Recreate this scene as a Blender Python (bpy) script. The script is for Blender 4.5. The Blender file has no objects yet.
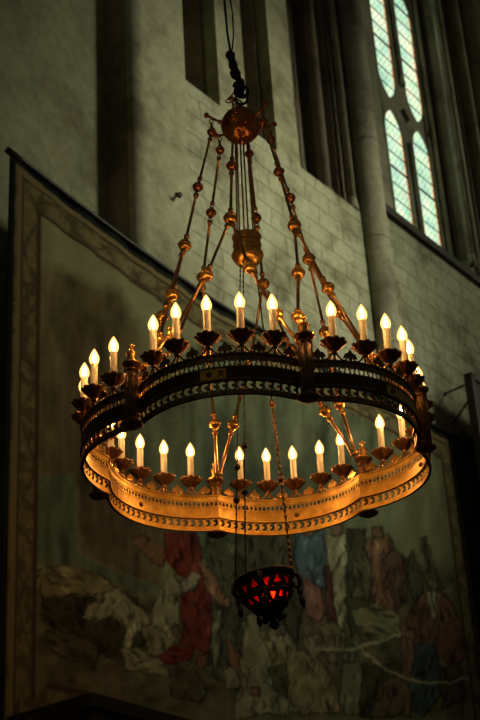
import bpy, bmesh, math, random
import numpy as np
from math import sin, cos, pi, radians, sqrt, atan2, asin
from mathutils import Matrix, Vector, noise
random.seed(7)
scene = bpy.context.scene
col = scene.collection

# ------------------------------------------------------------------ materials
def new_mat(name):
    m = bpy.data.materials.new(name); m.use_nodes = True
    nt = m.node_tree; nt.nodes.clear()
    out = nt.nodes.new('ShaderNodeOutputMaterial')
    return m, nt, out

def N(nt, t, **kw):
    n = nt.nodes.new(t)
    for k, v in kw.items():
        if k in n.inputs.keys(): n.inputs[k].default_value = v
        else: setattr(n, k, v)
    return n

def ramp(nt, stops):
    r = nt.nodes.new('ShaderNodeValToRGB')
    cr = r.color_ramp
    while len(cr.elements) < len(stops): cr.elements.new(0.5)
    for e, (p, c) in zip(cr.elements, stops):
        e.position = p; e.color = (*c, 1)
    return r

def metal(name, c1, c2, metallic=.85, rough=.42, scale=30, spec=.5):
    m, nt, out = new_mat(name)
    b = N(nt, 'ShaderNodeBsdfPrincipled', Metallic=metallic, Roughness=rough)
    tc = N(nt, 'ShaderNodeTexCoord')
    no = N(nt, 'ShaderNodeTexNoise', Scale=scale, Detail=5.0)
    r = ramp(nt, [(.35, c1), (.68, c2)])
    bp = N(nt, 'ShaderNodeBump', Strength=.2, Distance=.002)
    nt.links.new(tc.outputs['Object'], no.inputs['Vector'])
    nt.links.new(no.outputs['Fac'], r.inputs['Fac'])
    nt.links.new(r.outputs['Color'], b.inputs['Base Color'])
    nt.links.new(no.outputs['Fac'], bp.inputs['Height'])
    nt.links.new(bp.outputs['Normal'], b.inputs['Normal'])
    nt.links.new(b.outputs[0], out.inputs[0])
    return m

def emis(name, c, s):
    m, nt, out = new_mat(name)
    e = N(nt, 'ShaderNodeEmission', Color=(*c, 1), Strength=s)
    nt.links.new(e.outputs[0], out.inputs[0])
    return m

def plain(name, c, rough=.6, c2=None, scale=6, bump=.2, spec=.3):
    m, nt, out = new_mat(name)
    b = N(nt, 'ShaderNodeBsdfPrincipled', Roughness=rough)
    b.inputs['Specular IOR Level'].default_value = spec
    tc = N(nt, 'ShaderNodeTexCoord')
    no = N(nt, 'ShaderNodeTexNoise', Scale=scale, Detail=6.0)
    r = ramp(nt, [(.3, c), (.7, c2 or c)])
    nt.links.new(tc.outputs['Object'], no.inputs['Vector'])
    nt.links.new(no.outputs['Fac'], r.inputs['Fac'])
    nt.links.new(r.outputs['Color'], b.inputs['Base Color'])
    if bump:
        bp = N(nt, 'ShaderNodeBump', Strength=bump, Distance=.02)
        nt.links.new(no.outputs['Fac'], bp.inputs['Height'])
        nt.links.new(bp.outputs['Normal'], b.inputs['Normal'])
    nt.links.new(b.outputs[0], out.inputs[0])
    return m

def stone(name, base, dark, blocks=True, mortar=(.13, .13, .09), stain=(.20, .18, .11), rough=.9):
    m, nt, out = new_mat(name)
    b = N(nt, 'ShaderNodeBsdfPrincipled', Roughness=rough)
    b.inputs['Specular IOR Level'].default_value = .15
    tc = N(nt, 'ShaderNodeTexCoord')
    big = N(nt, 'ShaderNodeTexNoise', Scale=.9, Detail=6.0, Roughness=.65)
    fine = N(nt, 'ShaderNodeTexNoise', Scale=9.0, Detail=6.0, Roughness=.7)
    nt.links.new(tc.outputs['Object'], big.inputs['Vector'])
    nt.links.new(tc.outputs['Object'], fine.inputs['Vector'])
    r = ramp(nt, [(.36, stain), (.5, dark), (.68, base)])
    nt.links.new(big.outputs['Fac'], r.inputs['Fac'])
    r2 = ramp(nt, [(.3, (.72, .72, .72)), (.7, (1.12, 1.12, 1.12))])
    nt.links.new(fine.outputs['Fac'], r2.inputs['Fac'])
    mul = N(nt, 'ShaderNodeMixRGB', blend_type='MULTIPLY'); mul.inputs[0].default_value = 1
    nt.links.new(r.outputs[0], mul.inputs[1]); nt.links.new(r2.outputs[0], mul.inputs[2])
    colr = mul.outputs[0]
    h = fine.outputs['Fac']
    if blocks:
        sep = N(nt, 'ShaderNodeSeparateXYZ'); cmb = N(nt, 'ShaderNodeCombineXYZ')
        nt.links.new(tc.outputs['Object'], sep.inputs[0])
        wob = N(nt, 'ShaderNodeTexNoise', Scale=2.5, Detail=2.0)
        nt.links.new(tc.outputs['Object'], wob.inputs['Vector'])
        ma = N(nt, 'ShaderNodeMath', operation='MULTIPLY_ADD'); ma.inputs[1].default_value = .16
        nt.links.new(wob.outputs['Fac'], ma.inputs[0])
        nt.links.new(sep.outputs['X'], ma.inputs[2])
        mb = N(nt, 'ShaderNodeMath', operation='MULTIPLY_ADD'); mb.inputs[1].default_value = .09
        nt.links.new(wob.outputs['Fac'], mb.inputs[0])
        nt.links.new(sep.outputs['Z'], mb.inputs[2])
        nt.links.new(ma.outputs[0], cmb.inputs['X']); nt.links.new(mb.outputs[0], cmb.inputs['Y'])
        br = N(nt, 'ShaderNodeTexBrick')
        br.inputs['Scale'].default_value = 1
        br.inputs['Color1'].default_value = (1, 1, 1, 1)
        br.inputs['Color2'].default_value = (.74, .74, .70, 1)
        br.inputs['Mortar'].default_value = (*[v / max(base[1], .01) for v in mortar], 1)
        br.inputs['Mortar Size'].default_value = .016
        br.inputs['Mortar Smooth'].default_value = .6
        br.inputs['Brick Width'].default_value = .56
        br.inputs['Row Height'].default_value = .29
        nt.links.new(cmb.outputs[0], br.inputs['Vector'])
        m2 = N(nt, 'ShaderNodeMixRGB', blend_type='MULTIPLY'); m2.inputs[0].default_value = .6
        nt.links.new(colr, m2.inputs[1]); nt.links.new(br.outputs['Color'], m2.inputs[2])
        colr = m2.outputs[0]
    bp = N(nt, 'ShaderNodeBump', Strength=.4, Distance=.03)
    nt.links.new(h, bp.inputs['Height'])
    nt.links.new(bp.outputs['Normal'], b.inputs['Normal'])
    nt.links.new(colr, b.inputs['Base Color'])
    nt.links.new(b.outputs[0], out.inputs[0])
    return m

M_stone = stone('pale_ashlar', (.52, .52, .37), (.44, .44, .30))
M_plaster = stone('limewash_plaster', (.48, .47, .31), (.40, .39, .25), blocks=False)
M_darkplaster = stone('dark_limewash', (.32, .32, .20), (.26, .26, .16), blocks=False, stain=(.17, .16, .10))  # darker plaster tone; the set-back wall's shade is partly put into it
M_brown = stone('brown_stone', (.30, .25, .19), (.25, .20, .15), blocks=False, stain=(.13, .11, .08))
M_rib = stone('grey_rib_stone', (.42, .40, .28), (.35, .33, .23), blocks=False, stain=(.2, .18, .13))
M_floor = stone('floor_stone', (.25, .23, .18), (.18, .17, .13))
M_gilt = metal('gilded_brass', (.62, .30, .06), (.86, .48, .13), .85, .27, 18)
M_band = metal('ring_brass', (.56, .28, .035), (.86, .48, .08), .5, .36, 14)
M_bronze = metal('dark_bronze', (.16, .08, .03), (.34, .18, .07), .8, .42, 40)
M_copper = metal('red_copper', (.36, .12, .04), (.60, .24, .08), .85, .28, 16)
M_rod = metal('rod_brass', (.40, .20, .07), (.62, .34, .12), .85, .3, 40)
M_darkbrass = metal('dark_outer_brass', (.14, .08, .035), (.30, .18, .07), .75, .4, 40)
M_plate = metal('enamelled_plate', (.05, .028, .012), (.09, .05, .02), .5, .5, 40)
M_letter = metal('letter_bronze', (.12, .08, .03), (.18, .12, .05), .6, .45, 40)
M_iron = metal('black_iron', (.012, .011, .01), (.035, .03, .026), .6, .45, 30)
M_cup = metal('cup_bronze', (.22, .10, .04), (.42, .21, .08), .75, .42, 50)
M_sleeve = plain('candle_sleeve_plastic', (.80, .74, .60), .35, (.86, .80, .66), 12, 0, .5)
nt = M_sleeve.node_tree; outn = [n for n in nt.nodes if n.type == 'OUTPUT_MATERIAL'][0]; pb = [n for n in nt.nodes if n.type == 'BSDF_PRINCIPLED'][0]
tl = N(nt, 'ShaderNodeBsdfTranslucent', Color=(.9, .84, .70, 1)); mx = N(nt, 'ShaderNodeMixShader', Fac=.45)
nt.links.new(pb.outputs[0], mx.inputs[1]); nt.links.new(tl.outputs[0], mx.inputs[2]); nt.links.new(mx.outputs[0], outn.inputs[0])
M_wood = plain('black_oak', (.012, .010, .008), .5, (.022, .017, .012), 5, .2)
M_nearblack = plain('near_black', (.018, .016, .012), .6, (.03, .025, .018), 3, .2)

# lamp glass of the bulbs: clear envelope, amber emission added as the core's halo
m, nt, out = new_mat('bulb_envelope')
tr = N(nt, 'ShaderNodeBsdfTransparent'); em = N(nt, 'ShaderNodeEmission', Color=(1, .50, .13, 1), Strength=3.0)
mx = N(nt, 'ShaderNodeMixShader', Fac=.6)
nt.links.new(tr.outputs[0], mx.inputs[1]); nt.links.new(em.outputs[0], mx.inputs[2]); nt.links.new(mx.outputs[0], out.inputs[0])
M_env = m
M_core = emis('bulb_core', (1, .52, .17), 420)

# red lamp glass
m, nt, out = new_mat('ruby_glass')
tr = N(nt, 'ShaderNodeBsdfTransparent', Color=(.95, .16, .07, 1)); tl = N(nt, 'ShaderNodeBsdfTranslucent', Color=(.6, .035, .015, 1))
mx = N(nt, 'ShaderNodeMixShader', Fac=.55)
nt.links.new(tr.outputs[0], mx.inputs[1]); nt.links.new(tl.outputs[0], mx.inputs[2]); nt.links.new(mx.outputs[0], out.inputs[0])
M_ruby = m
M_flame = emis('oil_flame', (1, .55, .22), 20)

# leaded window glass, lit from outside: quarry lattice, coloured border, tie-bars are meshes
def window_mat():
    m, nt, out = new_mat('leaded_glass')
    tc = N(nt, 'ShaderNodeTexCoord'); sep = N(nt, 'ShaderNodeSeparateXYZ')
    nt.links.new(tc.outputs['Object'], sep.inputs[0])
    def mth(op, a, b=None):
        n = N(nt, 'ShaderNodeMath', operation=op)
        for i, v in enumerate((a, b)):
            if v is None: continue
            if isinstance(v, (int, float)): n.inputs[i].default_value = v
            else: nt.links.new(v, n.inputs[i])
        return n.outputs[0]
    x = mth('MULTIPLY', sep.outputs['X'], 9.0); z = mth('MULTIPLY', sep.outputs['Z'], 6.6)
    a = mth('ABSOLUTE', mth('SUBTRACT', mth('FRACT', mth('ADD', x, z)), .5))
    b = mth('ABSOLUTE', mth('SUBTRACT', mth('FRACT', mth('SUBTRACT', x, z)), .5))
    mn = mth('MAXIMUM', a, b)
    lead = mth('GREATER_THAN', mn, .455)
    no = N(nt, 'ShaderNodeTexNoise', Scale=3.2, Detail=3.0); nt.links.new(tc.outputs['Object'], no.inputs['Vector'])
    vo = N(nt, 'ShaderNodeTexVoronoi', Scale=9.0); nt.links.new(tc.outputs['Object'], vo.inputs['Vector'])
    r = ramp(nt, [(.32, (.42, .72, .50)), (.5, (.70, .96, .66)), (.66, (.95, 1.0, .66))])
    nt.links.new(no.outputs['Fac'], r.inputs['Fac'])
    mixv = N(nt, 'ShaderNodeMixRGB', blend_type='MULTIPLY'); mixv.inputs[0].default_value = .15
    nt.links.new(r.outputs[0], mixv.inputs[1]); nt.links.new(vo.outputs['Color'], mixv.inputs[2])
    # border strip: local x measured from each light's right edge in the 'Generated' box
    sg = N(nt, 'ShaderNodeSeparateXYZ'); nt.links.new(tc.outputs['Generated'], sg.inputs[0])
    bord = mth('GREATER_THAN', sg.outputs['X'], .90)
    bc = ramp(nt, [(.40, (.80, .22, .05)), (.50, (.95, .62, .30)), (.60, (.85, .40, .12))])
    n2 = N(nt, 'ShaderNodeTexNoise', Scale=9.0); nt.links.new(tc.outputs['Object'], n2.inputs['Vector'])
    nt.links.new(n2.outputs['Fac'], bc.inputs['Fac'])
    m3 = N(nt, 'ShaderNodeMixRGB'); nt.links.new(bord, m3.inputs[0]); nt.links.new(mixv.outputs[0], m3.inputs[1]); nt.links.new(bc.outputs[0], m3.inputs[2])
    m4 = N(nt, 'ShaderNodeMixRGB'); nt.links.new(lead, m4.inputs[0]); nt.links.new(m3.outputs[0], m4.inputs[1]); m4.inputs[2].default_value = (.12, .2, .13, 1)
    e = N(nt, 'ShaderNodeEmission', Strength=1.25); nt.links.new(m4.outputs[0], e.inputs[0])
    nt.links.new(e.outputs[0], out.inputs[0])
    return m
M_window = window_mat()

# ------------------------------------------------------------------ mesh builder
class MB:
    def __init__(s): s.v = []; s.f = []; s.sm = []
    def add(s, vs, fs, smooth=False, M=None):
        o = len(s.v)
        if M is not None: vs = [tuple(M @ Vector(p)) for p in vs]
        s.v += [tuple(p) for p in vs]; s.f += [tuple(i + o for i in f) for f in fs]; s.sm += [smooth] * len(fs)
        return s
    def box(s, x0, x1, y0, y1, z0, z1, M=None):
        vs = [(x, y, z) for z in (z0, z1) for y in (y0, y1) for x in (x0, x1)]
        return s.add(vs, [(0, 2, 3, 1), (4, 5, 7, 6), (0, 1, 5, 4), (2, 6, 7, 3), (0, 4, 6, 2), (1, 3, 7, 5)], False, M)
    def lathe(s, prof, n=20, M=None, smooth=True, rf=None):
        vs = []; fs = []
        for r, z in prof:
            for k in range(n):
                a = 2 * pi * k / n; rr = r * (rf(a, z) if rf else 1)
                vs.append((rr * cos(a), rr * sin(a), z))
        m = len(prof)
        for i in range(m - 1):
            for k in range(n):
                fs.append((i * n + k, i * n + (k + 1) % n, (i + 1) * n + (k + 1) % n, (i + 1) * n + k))
        if prof[0][0] > 1e-6: fs.append(tuple(range(n - 1, -1, -1)))
        if prof[-1][0] > 1e-6: fs.append(tuple((m - 1) * n + k for k in range(n)))
        return s.add(vs, fs, smooth, M)
    def ball(s, c, r, n=16, sq=1.0, M=None):
        h = n // 2
        prof = [(max(r * sin(pi * i / h), 1e-5), -r * sq * cos(pi * i / h)) for i in range(h + 1)]
        T = Matrix.Translation(c)
        return s.lathe(prof, n, (M @ T) if M is not None else T)
    def tube(s, pts, r, n=8, M=None, closed=False):
        pts = [Vector(p) for p in pts]; m = len(pts)
        rs = r if isinstance(r, (list, tuple)) else [r] * m
        vs = []; fs = []; prev = None
        for i, p in enumerate(pts):
            if closed: t = pts[(i + 1) % m] - pts[i - 1]
            else: t = pts[min(i + 1, m - 1)] - pts[max(i - 1, 0)]
            t.normalize()
            if prev is None:
                up = Vector((0, 0, 1)) if abs(t.z) < .9 else Vector((1, 0, 0))
                a = t.cross(up).normalized()
            else:
                a = (prev - t * prev.dot(t)).normalized()
            prev = a; b = t.cross(a)
            for k in range(n):
                w = 2 * pi * k / n; vs.append(p + (a * cos(w) + b * sin(w)) * rs[i])
        for i in range(m if closed else m - 1):
            j = (i + 1) % m
            for k in range(n):
                fs.append((i * n + k, i * n + (k + 1) % n, j * n + (k + 1) % n, j * n + k))
        if not closed:
            fs.append(tuple(range(n - 1, -1, -1))); fs.append(tuple((m - 1) * n + k for k in range(n)))
        return s.add(vs, fs, True, M)
    def prism(s, poly, y0, y1, M=None, fn=None):
        """poly in (x,z) extruded along y; fn maps points afterwards"""
        n = len(poly)
        vs = [(x, y0, z) for x, z in poly] + [(x, y1, z) for x, z in poly]
        if fn: vs = [fn(*p) for p in vs]
        fs = [tuple(range(n)), tuple(range(2 * n - 1, n - 1, -1))] + [(i, i + n, (i + 1) % n + n, (i + 1) % n) for i in range(n)]
        return s.add(vs, fs, False, M)
    def mesh(s, name, mat):
        me = bpy.data.meshes.new(name); me.from_pydata(s.v, [], s.f)
        me.polygons.foreach_set('use_smooth', s.sm)
        me.materials.append(mat)
        bm = bmesh.new(); bm.from_mesh(me); bmesh.ops.recalc_face_normals(bm, faces=bm.faces); bm.to_mesh(me); bm.free()
        me.update()
        return me
    def build(s, name, mat, parent=None, M=None):
        o = bpy.data.objects.new(name, s.mesh(name, mat)); col.objects.link(o)
        if parent is not None: o.parent = parent
        if M is not None:
            if parent is not None: o.matrix_local = M
            else: o.matrix_world = M
        return o

def tag(o, label=None, cat=None, group=None, kind=None):
    if label: o['label'] = label
    if cat: o['category'] = cat
    if group: o['group'] = group
    if kind: o['kind'] = kind
    return o

def empty(name, M):
    o = bpy.data.objects.new(name, None); col.objects.link(o); o.empty_display_size = .1
    o.matrix_world = M
    return o

def copy_tree(o, parent, M=None):
    c = o.copy(); col.objects.link(c); c.parent = parent
    if M is not None: c.matrix_local = M
    for ch in list(o.children):
        g = ch.copy(); col.objects.link(g); g.parent = c; g.matrix_local = ch.matrix_local.copy()
        for ch2 in list(ch.children):
            h = ch2.copy(); col.objects.link(h); h.parent = g; h.matrix_local = ch2.matrix_local.copy()
    return c

# ------------------------------------------------------------------ camera
F = 1481.147; PITCH = .49811; ROLL = -.0617570
fw = Vector((0, cos(PITCH), sin(PITCH))); R0 = Vector((1, 0, 0)); U0 = R0.cross(fw)
RT = cos(ROLL) * R0 + sin(ROLL) * U0; UP = -sin(ROLL) * R0 + cos(ROLL) * U0
cam = bpy.data.cameras.new('camera'); co = bpy.data.objects.new('camera', cam); col.objects.link(co)
co.matrix_world = Matrix(((RT.x, UP.x, -fw.x, 0), (RT.y, UP.y, -fw.y, 0), (RT.z, UP.z, -fw.z, 0), (0, 0, 0, 1)))
cam.sensor_fit = 'VERTICAL'; cam.sensor_height = 36; cam.lens = 36 * F / 720
cam.clip_start = .1; cam.clip_end = 200
cam.dof.use_dof = True; cam.dof.focus_distance = 8.7; cam.dof.aperture_fstop = 3.2
scene.camera = co

# ------------------------------------------------------------------ wall frame: x along the wall, y into it, z up
E_ = Vector((.58872497, .80833341, 0)); NI = Vector((-.80833341, .58872497, 0)); P0 = Vector((-2.15948651, 11.80409327, 0))
WM = Matrix(((E_.x, NI.x, 0, P0.x), (E_.y, NI.y, 0, P0.y), (0, 0, 1, 0), (0, 0, 0, 1)))
FLOOR = -1.6; TOP = 30.0

def struct(mb, name, mat):
    o = mb.build(name, mat, None, WM); o['kind'] = 'structure'; return o

struct(MB().box(-16, 2.03, .50, 1.6, FLOOR, TOP), 'wall_left', M_darkplaster)
# pilaster with a rounded left arris
poly = [(2.03, .60)]
for i in range(9):
    a = pi - i * pi / 2 / 8; poly.append((2.03 + .16 + .16 * cos(a), .21 - .16 * sin(a)))
poly += [(2.95, .05), (2.95, 1.5), (2.03, 1.5)]
mb = MB(); n = len(poly)
mb.add([(x, y, FLOOR) for x, y in poly] + [(x, y, TOP) for x, y in poly],
       [tuple(range(n)), tuple(range(2 * n - 1, n - 1, -1))] + [(i, i + n, (i + 1) % n + n, (i + 1) % n) for i in range(n)])
struct(mb, 'trim_pilaster', M_plaster)
mb = MB(); mb.box(2.95, 7.28, .10, 1.7, FLOOR, 11.74); mb.box(7.28, 30, .10, 1.7, FLOOR, 12.06)
struct(mb, 'wall_lower', M_stone)
mb = MB()
for a, b in ((2.95, 3.03), (3.72, 4.30), (4.93, 5.45)): mb.box(a, b, .10, 1.1, 11.74, TOP)
struct(mb, 'wall_clerestory', M_plaster)
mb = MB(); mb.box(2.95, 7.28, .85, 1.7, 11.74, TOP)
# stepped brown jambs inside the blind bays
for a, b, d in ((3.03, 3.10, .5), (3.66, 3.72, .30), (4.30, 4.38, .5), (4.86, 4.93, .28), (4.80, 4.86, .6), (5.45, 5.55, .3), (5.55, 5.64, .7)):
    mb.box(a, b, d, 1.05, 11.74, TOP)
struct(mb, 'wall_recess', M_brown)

def shaft(u, v, r, z0=11.74, z1=TOP):
    return [(u, v, r, z0, z1)]
def shafts(name, items, mat):
    mb = MB()
    for u, v, r, z0, z1 in items:
        mb.lathe([(r, z0), (r, z1)], 16, Matrix.Translation((u, v, 0)))
        if z0 > 11: mb.lathe([(r * 1.5, z0), (r * 1.5, z0 + .06), (r * 1.15, z0 + .12), (r * 1.25, z0 + .16), (r, z0 + .2)], 16, Matrix.Translation((u, v, 0)))
    return struct(mb, name, mat)
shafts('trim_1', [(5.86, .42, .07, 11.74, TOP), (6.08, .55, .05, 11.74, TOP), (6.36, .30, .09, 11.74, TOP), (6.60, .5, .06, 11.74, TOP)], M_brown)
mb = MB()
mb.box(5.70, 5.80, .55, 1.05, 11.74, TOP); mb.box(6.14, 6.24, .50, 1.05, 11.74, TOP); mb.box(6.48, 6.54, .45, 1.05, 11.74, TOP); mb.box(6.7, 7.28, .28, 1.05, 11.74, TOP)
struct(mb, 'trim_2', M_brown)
shafts('trim_3', [(6.80, .14, .055, 11.74, TOP)], M_rib)
# great round vault shaft
mb = MB(); mb.lathe([(.03, 8.72), (.10, 8.80), (.13, 8.90), (.22, 8.98), (.22, 9.04), (.19, 9.08), (.19, TOP)], 32, Matrix.Translation((7.12, 0.02, 0)))
for z in (9.6, 11.3, 13.0, 14.8, 16.6): mb.lathe([(.192, z), (.1925, z + .02), (.192, z + .04)], 32, Matrix.Translation((7.12, 0.02, 0)))
struct(mb, 'trim_4', M_rib)

struct(MB().box(2.018, 2.034, .20, .51, FLOOR, TOP), 'trim_side_shade', M_brown)  # brown strip added: shade of the side turned from the light
# window: splayed reveal, string course under it, tracery and glass
mb = MB(); mb.box(7.28, 8.0, .15, 1.7, 12.06, TOP); struct(mb, 'wall_window_side', M_rib)
mb = MB()
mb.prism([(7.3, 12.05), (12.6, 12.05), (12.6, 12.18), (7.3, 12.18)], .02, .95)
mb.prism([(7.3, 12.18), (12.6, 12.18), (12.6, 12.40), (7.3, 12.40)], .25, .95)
struct(mb, 'trim_sill', M_nearblack)

def lancet(u0, u1, z0, z1, top=True, bottom=False, n=9):
    w = u1 - u0; h = w * .866
    def arc(zs, sgn):
        o = [(u1 - w * (1 - cos(i / n * pi / 3)), zs + sgn * w * sin(i / n * pi / 3)) for i in range(n + 1)]
        return o + [(u0 + w * (1 - cos(i / n * pi / 3)), zs + sgn * w * sin(i / n * pi / 3)) for i in range(n - 1, -1, -1)]
    top_pts = arc(z1 - h, 1) if top else [(u1, z1), (u0, z1)]
    bot_pts = arc(z0 + h, -1)[::-1] if bottom else [(u0, z0), (u1, z0)]
    return top_pts + bot_pts
LIGHTS = [lancet(8.58, 9.14, 12.45, 14.92), lancet(9.44, 10.00, 12.45, 14.98),
          lancet(8.58, 9.14, 15.12, 19.2, True, True), lancet(9.44, 10.00, 15.12, 18.0, True, True)]
def slab(outer, holes, depth, bevel):
    cu = bpy.data.curves.new('c', 'CURVE'); cu.dimensions = '2D'; cu.fill_mode = 'BOTH'
    cu.extrude = depth; cu.bevel_depth = bevel; cu.bevel_resolution = 1
    for P in [outer] + holes:
        sp = cu.splines.new('POLY'); sp.points.add(len(P) - 1)
        for q, (x, y) in zip(sp.points, P): q.co = (x, y, 0, 1)
        sp.use_cyclic_u = True
    o = bpy.data.objects.new('c', cu); col.objects.link(o)
    dg = bpy.context.evaluated_depsgraph_get(); me = bpy.data.meshes.new_from_object(o.evaluated_get(dg))
    bpy.data.objects.remove(o); bpy.data.curves.remove(cu)
    return me
quat = lambda cx, cz, r: [(cx + (r * (.72 + .28 * abs(cos(2 * a)))) * cos(a), cz + (r * (.72 + .28 * abs(cos(2 * a)))) * sin(a)) for a in [2 * pi * k / 24 for k in range(24)]]
holes = LIGHTS + [quat(9.29, 15.03, .17), quat(8.42, 15.06, .15), quat(10.13, 15.06, .13)]
me = slab([(8.0, 12.3), (10.30, 12.3), (10.30, TOP), (8.0, TOP)], holes, .02, .025)
me.materials.append(M_rib)
rot = Matrix(((1, 0, 0, 0), (0, 0, -1, .48), (0, 1, 0, 0), (0, 0, 0, 1)))
me.transform(rot)
win = bpy.data.objects.new('window_1', me); col.objects.link(win); win.matrix_world = WM; win['kind'] = 'structure'
for P in LIGHTS:
    mb = MB(); mb.prism(P, .462, .475)
    g = mb.build('glass_pane', M_window, win, Matrix.Identity(4))
    zs = [p[1] for p in P]; us = [p[0] for p in P]
    mb = MB(); z = min(zs) + .28
    k = 0
    while z < max(zs) - .1:
        k += 1
        t = .032 if k % 4 == 0 else .006
        mb.box(min(us) - .02, max(us) + .02, .445, .461, z, z + t); z += .31
    mb.build('saddle_bar', M_iron, win, Matrix.Identity(4))
shafts('trim_6', [(8.48, .42, .03, 12.4, TOP), (9.29, .40, .035, 12.4, 14.45), (9.29, .40, .035, 15.62, TOP), (10.13, .40, .04, 12.4, TOP)], M_rib)
# dark stone behind the quatrefoils and the reveal
mb = MB(); mb.box(8.30, 10.30, .60, .95, 12.3, TOP); struct(mb, 'wall_window_back', M_nearblack)
# clustered shafts to the right of the window
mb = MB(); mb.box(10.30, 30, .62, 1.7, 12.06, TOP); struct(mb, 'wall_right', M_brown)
shafts('trim_5', [(10.24, .08, .045, 12.4, TOP), (10.40, .30, .09, 12.4, TOP), (10.66, .22, .07, 12.4, TOP), (10.90, .34, .09, 12.4, TOP), (11.15, .10, .07, 12.4, TOP),
                  (11.45, .30, .12, 12.4, TOP), (11.9, .15, .20, 12.4, TOP)], M_rib)
mb = MB(); mb.box(12.3, 30, .10, 1.7, 12.06, TOP); struct(mb, 'wall_far', M_rib)
mb = MB(); mb.box(-16, 30, -18, 1.7, FLOOR - .3, FLOOR); struct(mb, 'floor', M_floor)

# ------------------------------------------------------------------ tapestry (woven picture on a hanging cloth)
def top_z(u):
    if u < 3.8: return 8.88 - .32 * sin(u / 3.8 * pi / 2)
    return 8.56 + .17 * (u - 3.8) / 4.75
UW, ZB, ZT = 8.56, 3.10, 1.0
NU, NZ = 300, 270
us = np.linspace(0, UW, NU); ts = np.linspace(0, 1, NZ)
Ug, Tg = np.meshgrid(us, ts)
Top = np.vectorize(top_z)(Ug)
Zg = ZB + (Top - ZB) * Tg
def vnoise(x, y, seed=0):
    rs = np.random.RandomState(seed); G = rs.rand(256, 256)
    xi = np.floor(x).astype(int); yi = np.floor(y).astype(int); fx = x - xi; fy = y - yi
    fx = fx * fx * (3 - 2 * fx); fy = fy * fy * (3 - 2 * fy)
    g = lambda a, b: G[a % 256, b % 256]
    return (g(xi, yi) * (1 - fx) + g(xi + 1, yi) * fx) * (1 - fy) + (g(xi, yi + 1) * (1 - fx) + g(xi + 1, yi + 1) * fx) * fy
def fbm(x, y, seed=0, o=4):
    r = 0; a = .5
    for i in range(o): r = r + a * vnoise(x * 2 ** i, y * 2 ** i, seed + i); a *= .5
    return r / (1 - .5 ** o)
depth = .035 * np.sin(Ug * 5.2 + 1.5 * fbm(Ug * .8, Zg * .3, 3)) * (.35 + .65 * (1 - Tg)) + .015 * np.sin(Ug * 13)
V = -.02 - depth * .5
# picture coordinates of the design, measured in a 480 x 720 cartoon
Pw = np.stack([P0.x + E_.x * Ug, P0.y + E_.y * Ug, Zg], -1)
zc = Pw @ np.array(fw)
PX = 240 + F * (Pw @ np.array(RT)) / zc; PY = 360 - F * (Pw @ np.array(UP)) / zc
WX = PX + 7 * (fbm(PX / 14, PY / 14, 11) - .5) + 3 * (fbm(PX / 4, PY / 4, 12) - .5)
WY = PY + 7 * (fbm(PX / 14, PY / 14, 21) - .5) + 3 * (fbm(PX / 4, PY / 4, 22) - .5)
def lin(c):
    c = np.array(c, float) / 255; return np.where(c < .04045, c / 12.92, ((c + .055) / 1.055) ** 2.4)
C = np.zeros(PX.shape + (3,)); 
fold = fbm(PX / 9, PY / 40, 31); n1 = fbm(PX / 10, PY / 10, 33); n2 = fbm(PX / 3, PY / 3, 35)
ridge = 1 - np.abs(2 * fbm(PX / 5 + PY / 30, PY / 16, 37) - 1) * 2.2
def inside(poly, soft=2.0):
    xs = [p[0] for p in poly]; ys = [p[1] for p in poly]; q = soft + 1
    sel = np.nonzero((WX > min(xs) - q) & (WX < max(xs) + q) & (WY > min(ys) - q) & (WY < max(ys) + q))
    X = WX[sel]; Y = WY[sel]
    sd = np.full(X.shape, 1e9); ins = np.zeros(X.shape, bool); n = len(poly)
    for i in range(n):
        x0, y0 = poly[i]; x1, y1 = poly[(i + 1) % n]
        dx, dy = x1 - x0, y1 - y0
        t = np.clip(((X - x0) * dx + (Y - y0) * dy) / (dx * dx + dy * dy + 1e-9), 0, 1)
        sd = np.minimum(sd, np.hypot(X - x0 - t * dx, Y - y0 - t * dy))
        c = ((y0 > Y) != (y1 > Y)) & (X < (x1 - x0) * (Y - y0) / (y1 - y0 + 1e-9) + x0)
        ins ^= c
    out = np.zeros(WX.shape); out[sel] = np.clip(np.where(ins, sd, -sd) / soft + .5, 0, 1)
    return out
def paint(mask, c, tex=None, k=.5):
    global C
    cc = lin(c)[None, None, :] * np.ones(C.shape)
    t = (tex if tex is not None else n1)
    cc = cc * .9 + .1 * cc.mean()
    cc = cc * (1 + k * 2.0 * (t - .5))[..., None]
    C = C * (1 - mask[..., None]) + cc * mask[..., None]
frnd = random.Random(5); SX = PX + 2.5 * (fbm(PX / 9, PY / 9, 81) - .5)
def stroke(p0, p1, bend, w, mask, f):
    global C
    M8 = 8
    sel = np.nonzero((mask > 0) & (PX > min(p0[0], p1[0]) - M8) & (PX < max(p0[0], p1[0]) + M8) & (PY > min(p0[1], p1[1]) - M8) & (PY < max(p0[1], p1[1]) + M8))
    if not len(sel[0]): return
    X = SX[sel]; Y = PY[sel]
    dx, dy = p1[0] - p0[0], p1[1] - p0[1]; L2 = dx * dx + dy * dy + 1e-6; L = L2 ** .5
    t = np.clip(((X - p0[0]) * dx + (Y - p0[1]) * dy) / L2, 0, 1)
    off = bend * np.sin(t * pi)
    d = np.hypot(X - p0[0] - t * dx + off * dy / L, Y - p0[1] - t * dy - off * dx / L)
    m_ = np.clip((w * (.4 + np.sin(t * pi)) - d) / 1.2 + .5, 0, 1) * mask[sel]
    C[sel] = C[sel] * (1 + (f - 1) * m_)[..., None]
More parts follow.
